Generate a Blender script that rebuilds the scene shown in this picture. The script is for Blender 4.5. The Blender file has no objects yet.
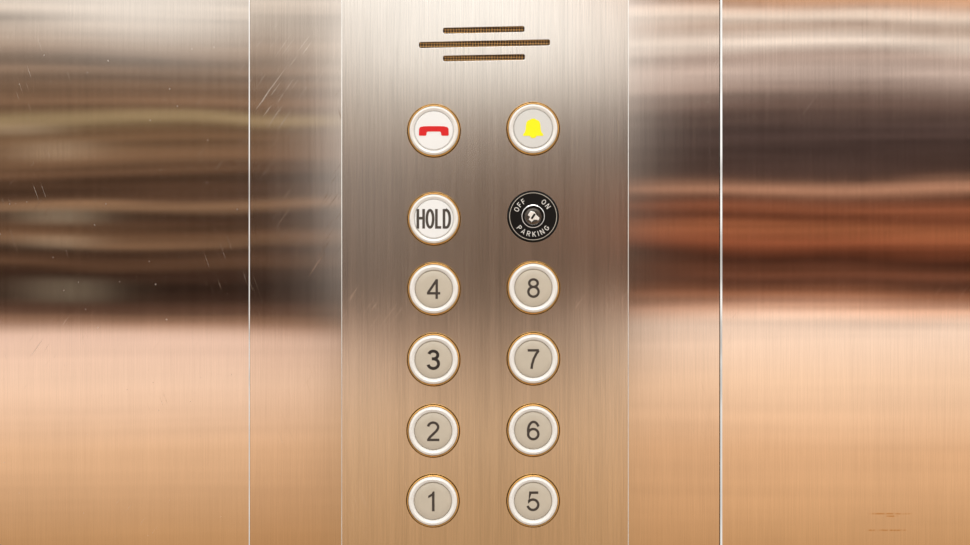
import bpy, bmesh, math
from mathutils import Vector, Matrix
sc=bpy.context.scene
try:
    sc.view_settings.view_transform='Standard'; sc.view_settings.look='None'
except Exception as e: print(e)
P=0.0007; D=0.9; ZC=1.30
K=P/D
def X(px): return (px-485)*P
def Z(py): return ZC+(272.5-py)*P
def lin(c):
    return tuple(((v/255)/12.92 if v/255<=0.04045 else ((v/255+0.055)/1.055)**2.4) for v in c)+(1,)
COL=sc.collection
def link(o): COL.objects.link(o); return o

# ---------------- materials
class NT:
    def __init__(s,nt): s.nt=nt; nt.nodes.clear()
    def n(s,t,**kw):
        nd=s.nt.nodes.new(t)
        for k,v in kw.items(): setattr(nd,k,v)
        return nd
    def l(s,a,b): s.nt.links.new(a,b)
    def math(s,op,a,b=None,c=None,clamp=False):
        m=s.n('ShaderNodeMath',operation=op,use_clamp=clamp)
        for i,v in enumerate((a,b,c)):
            if v is None: continue
            if isinstance(v,(int,float)): m.inputs[i].default_value=v
            else: s.l(v,m.inputs[i])
        return m.outputs[0]
    def smooth(s,x,a,b,lo=0,hi=1):
        m=s.n('ShaderNodeMapRange',interpolation_type='SMOOTHSTEP')
        s.l(x,m.inputs[0])
        for i,v in zip((1,2,3,4),(a,b,lo,hi)): m.inputs[i].default_value=v
        return m.outputs[0]
    def ramp(s,x,stops,interp='LINEAR'):
        r=s.n('ShaderNodeValToRGB'); cr=r.color_ramp; cr.interpolation=interp
        while len(cr.elements)>1: cr.elements.remove(cr.elements[-1])
        cr.elements[0].position=stops[0][0]; cr.elements[0].color=stops[0][1]
        for p,c in stops[1:]:
            e=cr.elements.new(p); e.color=c
        s.l(x,r.inputs[0]); return r.outputs[0]
    def noise(s,vec,scale,detail=3,rough=0.5,vs=(1,1,1),rot=(0,0,0)):
        if any(rot):
            m0=s.n('ShaderNodeMapping'); m0.inputs['Rotation'].default_value=rot; s.l(vec,m0.inputs[0]); vec=m0.outputs[0]
        mp=s.n('ShaderNodeMapping'); mp.inputs['Scale'].default_value=vs
        s.l(vec,mp.inputs[0])
        t=s.n('ShaderNodeTexNoise'); t.inputs['Scale'].default_value=scale; t.inputs['Detail'].default_value=detail
        t.inputs['Roughness'].default_value=rough
        s.l(mp.outputs[0],t.inputs['Vector']); return t.outputs[0]
    def mix(s,f,a,b,bt='MIX'):
        m=s.n('ShaderNodeMix',data_type='RGBA',blend_type=bt)
        for sock,v in ((m.inputs[0],f),(m.inputs[6],a),(m.inputs[7],b)):
            if isinstance(v,(int,float)): sock.default_value=v
            elif isinstance(v,tuple): sock.default_value=v
            else: s.l(v,sock)
        return m.outputs[2]

def steel(name,rough=0.15,aniso=1.0,base=(0.90,0.885,0.87),streak=0.12,wav=0.0006,scr=0.5,seed=0.0,residue=False,wf=0.75,dens=0.0):
    m=bpy.data.materials.new(name); m.use_nodes=True; t=NT(m.node_tree)
    out=t.n('ShaderNodeOutputMaterial'); b=t.n('ShaderNodeBsdfPrincipled'); t.l(b.outputs[0],out.inputs[0])
    g=t.n('ShaderNodeNewGeometry'); pos0=g.outputs['Position']
    off=t.n('ShaderNodeVectorMath',operation='ADD'); t.l(pos0,off.inputs[0]); off.inputs[1].default_value=(seed,seed*.7,seed*.3)
    pos=off.outputs[0]
    fine=t.noise(pos,1,4,0.75,vs=(1300,1,20))
    mid=t.noise(pos,1,3,0.55,vs=(160,1,2.2))
    cloud=t.noise(pos,7,4,0.6)
    v=t.math('ADD',t.math('MULTIPLY',fine,wf),t.math('MULTIPLY',mid,1-wf))
    v=t.math('SUBTRACT',v,0.5)
    val=t.math('MULTIPLY_ADD',v,streak*4,0.98)
    val=t.math('ADD',val,t.math('MULTIPLY',t.math('SUBTRACT',cloud,0.5),0.2))
    comb=t.n('ShaderNodeCombineColor')
    for i in range(3): t.l(t.math('MULTIPLY',val,base[i],clamp=True),comb.inputs[i])
    def scratches(ang,a,b,mask,ma,mb,fr=1300):
        s1=t.noise(pos,1,1,0.5,vs=(38,1,fr),rot=(0,ang,0))
        return t.math('MULTIPLY',t.smooth(s1,a-dens,b-dens),t.smooth(t.noise(pos,mask,2,0.5),ma,mb))
    s=t.math('MAXIMUM',scratches(0.95,0.70,0.76,14,0.56,0.66),scratches(1.9,0.71,0.77,11,0.56,0.66))
    spk=t.noise(pos,420,1,0.5); s=t.math('MAXIMUM',s,t.math('MULTIPLY',t.smooth(spk,0.80-dens*.8,0.84-dens*.8),1.0))
    s=t.math('MULTIPLY',s,scr)
    col=t.mix(s,comb.outputs[0],(1,0.97,0.92,1))
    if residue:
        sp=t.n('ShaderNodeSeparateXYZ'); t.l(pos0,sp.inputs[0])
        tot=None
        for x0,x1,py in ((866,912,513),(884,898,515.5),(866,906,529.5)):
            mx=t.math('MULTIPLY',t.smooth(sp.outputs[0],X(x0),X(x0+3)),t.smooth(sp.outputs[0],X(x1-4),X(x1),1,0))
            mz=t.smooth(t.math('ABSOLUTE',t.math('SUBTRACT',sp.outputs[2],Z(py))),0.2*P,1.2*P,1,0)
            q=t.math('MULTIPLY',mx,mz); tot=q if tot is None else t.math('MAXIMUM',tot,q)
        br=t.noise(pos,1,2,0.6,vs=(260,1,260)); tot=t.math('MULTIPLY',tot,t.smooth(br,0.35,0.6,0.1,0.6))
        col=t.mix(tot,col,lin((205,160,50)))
    t.l(col,b.inputs['Base Color'])
    b.inputs['Metallic'].default_value=1
    r=t.math('ADD',rough,t.math('MULTIPLY',t.math('SUBTRACT',mid,0.5),0.03))
    r=t.math('ADD',r,t.math('MULTIPLY',s,0.45))
    t.l(r,b.inputs['Roughness'])
    b.inputs['Anisotropic'].default_value=aniso
    tg=t.n('ShaderNodeTangent',direction_type='UV_MAP'); tg.uv_map='UVMap'
    t.l(tg.outputs[0],b.inputs['Tangent'])
    wave=t.noise(pos,1,1,0.4,vs=(2.5,1,4.0))
    bp=t.n('ShaderNodeBump'); bp.inputs['Strength'].default_value=1; bp.inputs['Distance'].default_value=wav
    t.l(wave,bp.inputs['Height'])
    t.l(bp.outputs[0],b.inputs['Normal'])
    return m

def pmat(name,col,rough=0.4,metal=0,spec=0.5,var=0.05,vscale=60,coat=0):
    m=bpy.data.materials.new(name); m.use_nodes=True; t=NT(m.node_tree)
    out=t.n('ShaderNodeOutputMaterial'); b=t.n('ShaderNodeBsdfPrincipled'); t.l(b.outputs[0],out.inputs[0])
    tc=t.n('ShaderNodeTexCoord')
    n=t.noise(tc.outputs['Object'],vscale,3)
    c=lin(col)
    a=tuple(v*(1-var) for v in c[:3])+(1,); d=tuple(min(1,v*(1+var)) for v in c[:3])+(1,)
    t.l(t.mix(n,a,d),b.inputs['Base Color'])
    b.inputs['Roughness'].default_value=rough; b.inputs['Metallic'].default_value=metal
    b.inputs['Specular IOR Level'].default_value=spec
    b.inputs['Coat Weight'].default_value=coat
    return m

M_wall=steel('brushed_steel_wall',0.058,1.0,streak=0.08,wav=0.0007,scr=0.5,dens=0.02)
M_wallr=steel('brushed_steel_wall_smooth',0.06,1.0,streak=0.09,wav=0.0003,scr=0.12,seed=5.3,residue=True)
M_trim=steel('brushed_steel_column',0.065,1.0,base=(0.83,0.795,0.76),streak=0.09,wav=0.0006,scr=0.4,seed=2.1,dens=0.015)
M_trimr=steel('brushed_steel_column_bright',0.065,1.0,base=(0.88,0.855,0.835),streak=0.09,wav=0.0006,scr=0.25,seed=3.1,dens=0.01)
M_plate=steel('brushed_steel_plate',0.145,0.85,base=(0.90,0.895,0.875),streak=0.16,wav=0.0006,scr=0.2,seed=7.7,wf=0.7,dens=0.01)
M_bezel=pmat('gold_metal_rim',(214,164,92),0.22,1,var=0.3,vscale=90)
M_collar=pmat('white_plastic',(232,230,225),0.14,0,0.5,coat=1.0,var=0.02)
M_face=pmat('beige_button_face',(194,186,170),0.35,var=0.08,vscale=130)
M_facew=pmat('white_button_face',(236,238,238),0.35,var=0.03)
M_facep=pmat('pale_button_face',(214,215,212),0.35,var=0.03)
M_ink=pmat('dark_brown_ink',(58,50,44),0.5)
M_ink3=pmat('black_brown_ink',(34,26,22),0.5)
M_inkh=pmat('dark_grey_ink',(66,60,54),0.5)
M_red=pmat('red_ink',(214,8,16),0.45)
M_yel=pmat('yellow_ink',(252,244,0),0.45)
M_black=pmat('black_enamel',(10,10,11),0.3,spec=0.25)
M_chrome=pmat('chrome',(235,232,230),0.12,1)
M_dchrome=pmat('satin_chrome',(120,118,116),0.2,1)
M_key=pmat('bright_key_metal',(255,252,248),0.3,0.4)
M_white=pmat('white_ink',(215,214,210),0.5)
M_ringpale=pmat('pale_ring_ink',(190,184,172),0.4)
M_dark=pmat('dark_cavity',(24,16,10),0.7)

def grille_mat():
    m=bpy.data.materials.new('perforated_speaker_mesh'); m.use_nodes=True; t=NT(m.node_tree)
    out=t.n('ShaderNodeOutputMaterial'); b=t.n('ShaderNodeBsdfPrincipled'); t.l(b.outputs[0],out.inputs[0])
    g=t.n('ShaderNodeTexCoord'); mp=t.n('ShaderNodeMapping'); mp.inputs['Scale'].default_value=(1,0,1)
    t.l(g.outputs['Object'],mp.inputs[0])
    v=t.n('ShaderNodeTexVoronoi',voronoi_dimensions='3D'); v.inputs['Scale'].default_value=520; v.inputs['Randomness'].default_value=0.1
    t.l(mp.outputs[0],v.inputs['Vector'])
    f=t.smooth(v.outputs['Distance'],0.32,0.52)
    t.l(t.mix(f,lin((34,22,12)),lin((200,156,92))),b.inputs['Base Color'])
    b.inputs['Roughness'].default_value=0.6
    return m
M_grille=grille_mat()

# ---------------- geometry helpers
def set_uv(me):
    uv=me.uv_layers.new(name='UVMap') if not me.uv_layers else me.uv_layers[0]
    for lp in me.loops:
        c=me.vertices[lp.vertex_index].co
        uv.data[lp.index].uv=(c.x+c.y*0.7,c.z+c.y*0.3)
def mesh_obj(name,me,mat,parent=None,loc=(0,0,0)):
    o=bpy.data.objects.new(name,me)
    if mat and not me.materials: me.materials.append(mat)
    o.location=loc
    if parent: o.parent=parent
    return link(o)
def box_mesh(name,x0,x1,y0,y1,z0,z1,bev=0.0,seg=2):
    bm=bmesh.new(); bmesh.ops.create_cube(bm,size=1)
    for v in bm.verts:
        v.co=Vector(((x0+x1)/2+v.co.x*(x1-x0),(y0+y1)/2+v.co.y*(y1-y0),(z0+z1)/2+v.co.z*(z1-z0)))
    if bev: bmesh.ops.bevel(bm,geom=bm.edges[:],offset=bev,segments=seg,affect='EDGES',profile=0.5)
    me=bpy.data.meshes.new(name); bm.to_mesh(me); bm.free(); set_uv(me); return me
def lathe(name,prof,seg=72,angle=35):
    bm=bmesh.new(); rings=[]
    for r,h in prof:
        if r<1e-7: rings.append([bm.verts.new((0,-h,0))])
        else: rings.append([bm.verts.new((r*math.cos(2*math.pi*i/seg),-h,r*math.sin(2*math.pi*i/seg))) for i in range(seg)])
    for a,b in zip(rings,rings[1:]):
        for i in range(seg):
            j=(i+1)%seg
            if len(b)==1: bm.faces.new((a[i],a[j],b[0]))
            elif len(a)==1: bm.faces.new((a[0],b[j],b[i]))
            else: bm.faces.new((a[i],a[j],b[j],b[i]))
    bmesh.ops.recalc_face_normals(bm,faces=bm.faces[:])
    me=bpy.data.meshes.new(name); bm.to_mesh(me); bm.free()
    for p in me.polygons: p.use_smooth=True
    me.set_sharp_from_angle(angle=math.radians(angle))
    return me
def curve_mesh(name,loops,extr,bev=0.0):
    cu=bpy.data.curves.new(name,'CURVE'); cu.dimensions='2D'; cu.fill_mode='BOTH'
    for lp in loops:
        sp=cu.splines.new('POLY'); sp.points.add(len(lp)-1); sp.use_cyclic_u=True
        for pt,(x,z) in zip(sp.points,lp): pt.co=(x,z,0,1)
    cu.extrude=max(extr-bev,1e-6)
    if bev: cu.bevel_depth=bev; cu.offset=-bev; cu.bevel_resolution=1
    o=bpy.data.objects.new(name+'_tmp',cu); link(o)
    dg=bpy.context.evaluated_depsgraph_get(); dg.update()
    me=bpy.data.meshes.new_from_object(o.evaluated_get(dg))
    bpy.data.objects.remove(o); me.name=name
    me.transform(Matrix.Rotation(math.radians(90),4,'X'))
    return me
A=0.06
def arc(cx,cy,rx,ry,a0,a1,n=22):
    return [(cx+rx*math.cos(math.radians(a0+(a1-a0)*i/n)),cy+ry*math.sin(math.radians(a0+(a1-a0)*i/n))) for i in range(n+1)]
GL={
'2':(.62,[arc(.31,.71,.235,.23,172,-35)+[(.44,.49),(.30,.34),(.16,.20),(.085,.07)],[(.03,A),(.60,A)]]),
'3':(.60,[arc(.29,.745,.21,.195,165,-90)+[(.22,.55)],[(.22,.55)]+arc(.29,.305,.245,.245,90,-168)]),
'4':(.64,[[(.455,0),(.455,1)],[(.455,.96),(.05,.31)],[(0,.285),(.62,.285)]]),
'5':(.60,[[(.54,.94),(.165,.94),(.10,.49)]+arc(.29,.325,.25,.265,138,-168)]),
'6':(.60,[arc(.30,.32,.24,.26,0,360),arc(.315,.50,.255,.44,200,28)]),
'7':(.60,[[(.03,.94),(.555,.94)],[(.545,.93),(.43,.76),(.31,.50),(.235,.22),(.21,0)]]),
'8':(.60,[arc(.30,.75,.20,.19,0,360),arc(.30,.31,.24,.25,0,360)]),
'H':(.70,[[(A,0),(A,1)],[(.64,0),(.64,1)],[(A,.53),(.64,.53)]]),
'O':(.76,[arc(.38,.5,.32,.44,0,360,32)]),
'L':(.56,[[(A,1),(A,A),(.54,A)]]),
'D':(.70,[[(A,0),(A,1)],[(A,.94),(.30,.94)]+arc(.30,.5,.34,.44,90,-90)+[(A,.06)]]),
'F':(.56,[[(A,0),(A,.94),(.55,.94)],[(A,.5),(.48,.5)]]),
'N':(.70,[[(A,0),(A,1)],[(.64,0),(.64,1)],[(.08,.98),(.62,.02)]]),
'P':(.62,[[(A,0),(A,1)],[(A,.94),(.34,.94)]+arc(.34,.70,.22,.24,90,-90,12)+[(A,.46)]]),
'A':(.68,[[(.04,0),(.34,.97),(.64,0)],[(.14,.30),(.54,.30)]]),
'R':(.68,[[(A,0),(A,1)],[(A,.94),(.36,.94)]+arc(.36,.71,.22,.23,90,-90,12)+[(A,.48)],[(.34,.48),(.62,0)]]),
'K':(.66,[[(A,0),(A,1)],[(.60,1),(A,.40)],[(.24,.60),(.62,0)]]),
'I':(.12,[[(A,0),(A,1)]]),
'G':(.76,[arc(.38,.5,.32,.44,40,350,28)+[(.69,.46),(.42,.46)]]),
}
def stroke_mesh(name,glyphs,thick,depth=0.00006):
    bm=bmesh.new(); k=0
    for paths,fn in glyphs:
        for path in paths:
            pts=[Vector(fn(p)) for p in path]
            closed=(pts[0]-pts[-1]).length<1e-6
            if closed: pts=pts[:-1]
            n=len(pts); L=[];Rr=[]
            for i in range(n):
                pv=pts[i-1] if (i>0 or closed) else None
                nx=pts[(i+1)%n] if (i<n-1 or closed) else None
                d0=(pts[i]-pv).normalized() if pv is not None else None
                d1=(nx-pts[i]).normalized() if nx is not None else None
                if d0 is None: d0=d1
                if d1 is None: d1=d0
                n0=Vector((-d0.y,d0.x)); n1=Vector((-d1.y,d1.x)); nn=(n0+n1)
                nn=nn.normalized() if nn.length>1e-6 else n0
                sc_=min(1/max(nn.dot(n0),0.3),1.9)
                o=nn*thick/2*sc_
                y=-depth-k*1e-6
                L.append(bm.verts.new((pts[i].x+o.x,y,pts[i].y+o.y))); Rr.append(bm.verts.new((pts[i].x-o.x,y,pts[i].y-o.y)))
            for i in range(n if closed else n-1):
                j=(i+1)%n
                bm.faces.new((L[i],Rr[i],Rr[j],L[j]))
            k+=1
    for f in bm.faces:
        f.normal_update()
        if f.normal.y>0: f.normal_flip()
    me=bpy.data.meshes.new(name); bm.to_mesh(me); bm.free(); return me
def line_text(name,s,height,width,thick,gap=0.12,dz=0):
    ws=[GL[c][0] for c in s]; tot=sum(ws)+gap*(len(s)-1); kx=width/tot; x=-width/2; g=[]
    for c,w_ in zip(s,ws):
        def fn(p,x=x): return (x+p[0]*kx,(p[1]-0.5)*height+dz)
        g.append((GL[c][1],fn)); x+=(w_+gap)*kx
    return stroke_mesh(name,g,thick)
def arc_text(words,rad,height,thick,gap=0.2):
    g=[]
    for s,mid,flip in words:
        ws=[GL[c][0] for c in s]; tot=sum(ws)+gap*(len(s)-1); x=-tot/2
        for c,w_ in zip(s,ws):
            ctr=(x+w_/2)*height/rad
            ang=math.radians(mid)+(ctr if flip else -ctr)
            def fn(p,ang=ang,w_=w_,flip=flip):
                lx=(p[0]-w_/2)*height; ly=(p[1]-0.5)*height
                rd=Vector((math.cos(ang),math.sin(ang))); up=-rd if flip else rd
                rt=Vector((up.y,-up.x)); q=rd*rad+up*ly+rt*lx
                return (q.x,q.y)
            g.append((GL[c][1],fn)); x+=w_+gap
    return stroke_mesh('lettering',g,thick)
def empty(name,loc,label,cat,group=None):
    o=bpy.data.objects.new(name,None); o.empty_display_size=0.01; o.location=loc
    o['label']=label; o['category']=cat
    if group: o['group']=group
    return link(o)

# ---------------- walls
def struct(name,me,mat,label,cat):
    for p in me.polygons: p.use_smooth=False
    o=mesh_obj(name,me,mat); o['kind']='structure'; o['label']=label; o['category']=cat; return o
ZB,ZT=0.0,2.3
struct('wall_left',box_mesh('wall_left',X(-500),X(250.0),-0.0014,0.02,ZB,ZT,0.0006,1),M_wall,
  'large brushed stainless steel elevator wall panel with scratches','wall')
struct('trim_1',box_mesh('trim_1',X(250.0),X(341.9),-0.0006,0.02,ZB,ZT,0.0003,1),M_trim,
  'narrow brushed steel strip beside the button panel','trim')
struct('trim_2',box_mesh('trim_2',X(628.1),X(719.5),-0.0006,0.02,ZB,ZT,0.0003,1),M_trimr,
  'narrow brushed steel strip beside the button panel','trim')
struct('wall_right',box_mesh('wall_right',X(719.9),X(1470),-0.0026,0.02,ZB,ZT,0.0012,1),M_wallr,
  'large brushed stainless steel elevator wall panel with reddish reflections','wall')

# ---------------- control panel
BT={'phone':(434,131),'bell':(533,129),'hold':(434,219),'key':(533,216.5),
 '4':(434,289),'8':(533.3,288),'3':(433.7,359.5),'7':(533.3,358.7),'2':(433.3,430.7),'6':(533.1,430),'1':(433,500.5),'5':(533,500.5)}
SL=[(443,524.5,31,29.2,5.8),(419,550,45.3,42.6,6.0),(443,525,58.8,57.2,5.8)]
def circ(cx,cz,r,n=64): return [(cx+r*math.cos(2*math.pi*i/n),cz+r*math.sin(2*math.pi*i/n)) for i in range(n)]
def slot(x0,x1,y0,y1,h,grow=0):
    a=Vector((X(x0),Z(y0)-ZC)); b=Vector((X(x1),Z(y1)-ZC)); d=(b-a).normalized(); nrm=Vector((-d.y,d.x)); hh=h*P/2+grow; r=min(hh,0.0013)
    pts=[]
    for base,sx in ((b,1),(a,-1)):
        for k in range(7):
            an=-math.pi/2+math.pi*k/6
            cxo=math.cos(an)*r; szo=math.sin(an)*r
            off=d*(cxo-r+grow) + nrm*(szo+(hh-r)*(1 if szo>0 else -1 if szo<0 else 0))
            if sx<0: off=-off
            pts.append(tuple(base+off))
    return pts
panel=empty('elevator_control_panel',(0,0,ZC),'brushed stainless steel elevator control panel with speaker slots','control panel')
outer=[(X(341.9),ZB-ZC),(X(628.1),ZB-ZC),(X(628.1),ZT-ZC),(X(341.9),ZT-ZC)]
loops=[outer]+[circ(X(c[0]),Z(c[1])-ZC,(25.6 if k_=='key' else 26.7)*P) for k_,c in BT.items()]+[slot(*s) for s in SL]
pm=curve_mesh('face_plate',loops,0.0015,0.00024); set_uv(pm)
plate=mesh_obj('face_plate',pm,M_plate,panel,(0,0.0005,0))
bb=box_mesh('back_box',X(344),X(626),0.0036,0.02,0.05-ZC,ZT-0.05-ZC)
mesh_obj('back_box',bb,M_dark,panel)
for s in SL:
    gm=curve_mesh('speaker_mesh',[slot(*s,grow=0.0004)],0.0003)
    mesh_obj('speaker_mesh',gm,M_grille,panel,(0,0.0024,0))['label']='golden brown perforated speaker mesh'

# ---------------- buttons
me_bezel=lathe('bezel',[(24.6*P,-0.003),(24.6*P,0.0015),(24.9*P,0.0018),(25.5*P,0.0015),(25.9*P,0.0008),(26.0*P,-0.003)])
me_collar=lathe('collar',[(18.8*P,0.0009),(19.1*P,0.0016),(20.2*P,0.0026),(22*P,0.0031),(23.4*P,0.0026),(24.6*P,0.0012),(24.6*P,-0.0025)])
me_face=lathe('button_face',[(18.9*P,0.0005),(18.4*P,0.0014),(17.4*P,0.0019),(12*P,0.0021),(0,0.0021)])
me_facew=lathe('button_face_large',[(19.6*P,0.0007),(19.2*P,0.0018),(18.4*P,0.0023),(12*P,0.0024),(0,0.0024)])
me_collarw=lathe('collar_thin',[(19.5*P,0.0008),(19.9*P,0.0020),(21.0*P,0.0028),(22.4*P,0.0031),(23.6*P,0.0026),(24.6*P,0.0012),(24.6*P,-0.0025)])
def button(key,label,group,large=False,facemat=M_face,collarmat=M_collar):
    cx,cy=BT[key]
    e=empty('elevator_button',(X(cx),-0.001,Z(cy)),label,'elevator button',group)
    mesh_obj('bezel',me_bezel,M_bezel,e)
    for nm,me,mt in (('collar',me_collarw if large else me_collar,collarmat),('button_face',me_facew if large else me_face,facemat)):
        c=bpy.data.objects.new(nm,me)
        if not me.materials: me.materials.append(None)
        c.parent=e; link(c); c.material_slots[0].link='OBJECT'; c.material_slots[0].material=mt
    return e
for d in '43218765':
    e=button(d,'round elevator button marked %s, beige face in white ring'%d,'numbered elevator buttons')
    if d=='1':
        h=19.6
        pts=[(1.7,-h/2),(1.7,h/2),(0.1,h/2),(-1.2,h/2-2.3),(-4.6,h/2-4.3),(-4.6,h/2-6.5),(-0.8,h/2-4.6),(-0.8,-h/2)]
        nm=curve_mesh('numeral',[[(x*P,z*P) for x,z in pts]],0.00006); dy=-0.00218
    else:
        nm=line_text('numeral',d,19.6*P,12.8*P*(GL[d][0]/.60),(3.0 if d=='3' else 2.45)*P); dy=-0.00212
    o=mesh_obj('numeral',nm,M_ink3 if d=='3' else M_ink,e,(0.0,dy,0)); o['label']='dark numeral %s'%d
g='special function elevator buttons'
e=button('hold','round white elevator button marked HOLD',g,True,M_facew)
mesh_obj('lettering',line_text('lettering','HOLD',19.5*P,33*P,2.6*P,gap=0.2),M_inkh,e,(0,-0.00242,0))['label']='condensed dark grey HOLD lettering'
e=button('phone','round white emergency call button with red handset',g,True,M_facew)
hs=[(-14.8,-1.5),(-14.6,1.6),(-13.6,3.3),(-10,4.1),(-5,4.3),(0,4.3),(5,4.3),(10,4.1),(13.6,3.3),(14.6,1.6),(14.8,-1.5),(14.8,-4.6),(14.2,-5.2),(8.2,-5.2),(7.4,-4.5),(7.2,-2.4),(6.8,-1.4),(5.8,-1.1),(0,-1.0),(-5.8,-1.1),(-6.8,-1.4),(-7.2,-2.4),(-7.4,-4.5),(-8.2,-5.2),(-14.2,-5.2),(-14.8,-4.6)]
nm=curve_mesh('handset_symbol',[[(x*P,z*P) for x,z in hs]],0.00008)
mesh_obj('handset_symbol',nm,M_red,e,(0,-0.00248,0))['label']='red telephone handset symbol'
e=button('bell','round pale alarm button with yellow bell',g,True,M_facep)
half=[(0,9.8),(1.8,9.6),(2.6,8.8),(5.2,7.9),(6.7,6.0),(7.2,3.0),(7.5,-1.0),(8.2,-3.6),(9.9,-5.6),(10,-7.3),(3.2,-7.4),(2.8,-8.7),(1.4,-9.4),(0,-9.5)]
bl=half+[(-x,z) for x,z in reversed(half[1:-1])]
nm=curve_mesh('bell_symbol',[[(x*P,z*P) for x,z in bl]],0.00008)
mesh_obj('bell_symbol',nm,M_yel,e,(0,-0.00248,0))['label']='yellow bell symbol'

# ---------------- key switch
cx,cy=BT['key']
k=empty('parking_key_switch',(X(cx),-0.001,Z(cy)),'round black parking key switch with chrome lock','key switch')
mesh_obj('escutcheon',lathe('escutcheon',[(12*P,-0.002),(12*P,0.0014),(12.4*P,0.0017),(24.2*P,0.0017),(24.9*P,0.0012),(25.2*P,-0.003)]),M_black,k)
mesh_obj('pale_ring',lathe('pale_ring',[(23.2*P,0.00165),(23.2*P,0.00176),(23.7*P,0.00176),(23.7*P,0.00165)]),M_ringpale,k)
mesh_obj('lock_ring',lathe('lock_ring',[(10.4*P,-0.001),(10.4*P,0.0018),(10.9*P,0.0023),(11.5*P,0.0021),(11.8*P,0.0014),(12*P,-0.001)]),M_chrome,k)
mesh_obj('lock_recess',lathe('lock_recess',[(10.5*P,0.0004),(7*P,0.0002),(0,0.0002)]),M_black,k)
mesh_obj('lock_cylinder',lathe('lock_cylinder',[(8.8*P,-0.0005),(8.8*P,0.0010),(8.0*P,0.0017),(6.0*P,0.0018),(5.4*P,0.0012),(0,0.0011)]),M_dchrome,k)
ks=curve_mesh('keyway_plate',[[(x*P,z*P) for x,z in [(-5.5,1.2),(-2.5,5.4),(1.5,4.4),(3.0,1.6),(6.4,-1.6),(5.4,-4.0),(1.2,-3.2),(-1.6,-5.6),(-4.4,-3.0),(-2.8,-0.4)]]],0.0006,0.0003)
mesh_obj('keyway_plate',ks,M_key,k,(0,-0.0014,0))
mesh_obj('keyhole',box_mesh('keyhole',-1.0*P,1.0*P,-0.0024,-0.0012,-3.0*P,3.0*P,0.0002),M_black,k).rotation_euler=(0,math.radians(35),0)
tx=arc_text([('OFF',141,False),('ON',44,False),('PARKING',270,True)],17.8*P,5.1*P,0.7*P,gap=0.42)
mesh_obj('lettering',tx,M_white,k,(0,-0.00172,0))['label']='white OFF ON PARKING lettering'

# ---------------- world: bands and spots painted by direction, mirrored as reflections in the steel
w=bpy.data.worlds.new('painted_reflections'); sc.world=w; w.use_nodes=True; t=NT(w.node_tree)
out=t.n('ShaderNodeOutputWorld'); bg=t.n('ShaderNodeBackground'); t.l(bg.outputs[0],out.inputs[0])
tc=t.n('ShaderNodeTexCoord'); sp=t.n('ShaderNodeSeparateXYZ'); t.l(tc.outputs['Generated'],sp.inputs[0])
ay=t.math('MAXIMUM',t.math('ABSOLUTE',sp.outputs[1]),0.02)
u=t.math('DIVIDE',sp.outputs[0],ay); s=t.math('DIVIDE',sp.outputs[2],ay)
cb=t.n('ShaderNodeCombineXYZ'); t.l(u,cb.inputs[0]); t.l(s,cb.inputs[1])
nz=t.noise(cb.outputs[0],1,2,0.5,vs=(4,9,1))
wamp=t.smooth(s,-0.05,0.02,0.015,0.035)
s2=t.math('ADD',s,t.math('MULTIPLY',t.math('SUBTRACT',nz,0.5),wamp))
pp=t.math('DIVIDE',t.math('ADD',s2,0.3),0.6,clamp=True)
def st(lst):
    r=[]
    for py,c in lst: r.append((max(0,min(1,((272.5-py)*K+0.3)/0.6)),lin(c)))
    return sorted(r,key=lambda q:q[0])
LEFT=[(-110,(240,230,215)),(-20,(215,202,188)),(20,(188,170,154)),(50,(142,120,102)),(95,(122,94,72)),(114,(105,78,58)),(121,(172,147,108)),(130,(105,78,55)),(150,(118,88,64)),(170,(92,66,48)),(194,(64,44,32)),(202,(150,114,85)),(209,(58,38,27)),(230,(96,68,48)),(238,(132,98,72)),(245,(48,31,22)),(262,(95,67,48)),(270,(52,34,24)),(300,(56,37,27)),(314,(86,60,46)),(325,(150,112,88)),(340,(225,188,166)),(380,(236,198,170)),(450,(220,175,136)),(545,(184,138,94)),(655,(172,126,84))]  # reflection tones for the steel, painted into the world as bands per zone
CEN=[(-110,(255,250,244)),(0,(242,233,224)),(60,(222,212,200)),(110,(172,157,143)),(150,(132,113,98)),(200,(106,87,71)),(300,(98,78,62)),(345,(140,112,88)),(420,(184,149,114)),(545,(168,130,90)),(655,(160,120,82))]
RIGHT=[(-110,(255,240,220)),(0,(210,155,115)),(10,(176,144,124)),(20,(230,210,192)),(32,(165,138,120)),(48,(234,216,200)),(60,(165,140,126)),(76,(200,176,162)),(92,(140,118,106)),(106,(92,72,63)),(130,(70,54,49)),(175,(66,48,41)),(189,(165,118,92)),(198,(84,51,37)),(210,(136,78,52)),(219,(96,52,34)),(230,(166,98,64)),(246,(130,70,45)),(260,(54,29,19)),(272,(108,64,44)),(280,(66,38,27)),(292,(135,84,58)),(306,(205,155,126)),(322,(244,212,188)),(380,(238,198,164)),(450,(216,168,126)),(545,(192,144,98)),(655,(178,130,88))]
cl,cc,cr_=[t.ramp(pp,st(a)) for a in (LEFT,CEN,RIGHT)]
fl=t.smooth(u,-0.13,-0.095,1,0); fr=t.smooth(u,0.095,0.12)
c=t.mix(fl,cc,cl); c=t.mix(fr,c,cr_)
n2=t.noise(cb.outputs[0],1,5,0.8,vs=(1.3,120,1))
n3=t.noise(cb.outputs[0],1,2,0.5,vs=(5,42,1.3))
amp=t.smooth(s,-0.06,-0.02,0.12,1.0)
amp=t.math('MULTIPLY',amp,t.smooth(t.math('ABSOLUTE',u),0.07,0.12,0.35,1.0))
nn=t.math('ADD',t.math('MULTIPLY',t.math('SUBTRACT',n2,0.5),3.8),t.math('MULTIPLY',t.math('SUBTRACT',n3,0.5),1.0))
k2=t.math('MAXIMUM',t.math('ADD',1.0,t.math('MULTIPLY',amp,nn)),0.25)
c=t.mix(1.0,c,k2,'MULTIPLY')
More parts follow.
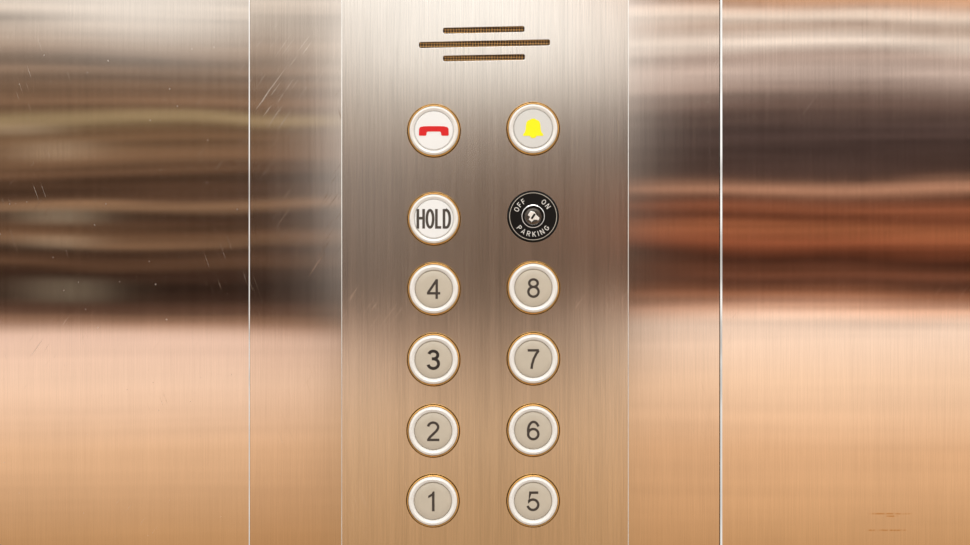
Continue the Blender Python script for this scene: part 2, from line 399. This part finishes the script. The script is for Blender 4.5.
def painted_spot(c,px,py,a,b,g_,col,pw=2.0):
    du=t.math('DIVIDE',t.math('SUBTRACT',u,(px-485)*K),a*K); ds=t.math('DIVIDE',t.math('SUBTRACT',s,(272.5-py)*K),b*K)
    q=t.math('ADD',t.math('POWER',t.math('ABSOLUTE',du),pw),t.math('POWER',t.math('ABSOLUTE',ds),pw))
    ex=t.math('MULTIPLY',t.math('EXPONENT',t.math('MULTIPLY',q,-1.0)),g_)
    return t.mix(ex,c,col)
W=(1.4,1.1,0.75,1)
for q in ((55,150,34,9,.12),(60,214,34,8,.14),(58,240,30,7,.12),(66,290,40,13,.09),(20,130,34,5,.13)): c=painted_spot(c,*q,W,4.0)
c=painted_spot(c,150,8,120,46,.45,(1.1,1.02,.92,1))
c=painted_spot(c,490,25,110,55,.50,(1.25,1.2,1.12,1))
c=painted_spot(c,352,120,20,160,.65,(1.2,1.12,1.04,1))
c=painted_spot(c,622,60,14,150,.35,(1.15,1.05,.95,1))
c=painted_spot(c,590,290,60,95,.55,(.07,.048,.035,1))
c=painted_spot(c,484,320,34,150,.35,(.11,.078,.052,1))
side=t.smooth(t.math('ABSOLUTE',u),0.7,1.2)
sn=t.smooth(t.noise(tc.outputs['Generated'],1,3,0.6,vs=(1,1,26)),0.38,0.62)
sidec=t.mix(sn,(0.50,0.47,0.44,1),(0.95,0.92,0.88,1))  # world sides painted bright and uneven so bevels and seams show highlights
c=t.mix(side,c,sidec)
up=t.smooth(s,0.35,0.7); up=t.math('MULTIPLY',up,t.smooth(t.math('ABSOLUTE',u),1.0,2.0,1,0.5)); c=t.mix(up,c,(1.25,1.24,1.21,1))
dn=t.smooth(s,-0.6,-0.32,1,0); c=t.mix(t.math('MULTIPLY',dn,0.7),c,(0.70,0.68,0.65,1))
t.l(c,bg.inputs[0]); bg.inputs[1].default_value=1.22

ld=bpy.data.lights.new('ceiling_lamp','AREA'); ld.shape='RECTANGLE'; ld.size=0.9; ld.size_y=0.5; ld.energy=6; ld.color=(1,0.98,0.95)
lo=bpy.data.objects.new('ceiling_lamp',ld); lo.location=(0,-0.75,2.25); link(lo)

cam=bpy.data.cameras.new('camera'); co=bpy.data.objects.new('camera',cam); link(co)
co.location=(0,-D,ZC); co.rotation_euler=(math.radians(90),0,0)
cam.sensor_width=36; cam.lens=36*D/(970*P); cam.clip_start=0.01
sc.camera=co
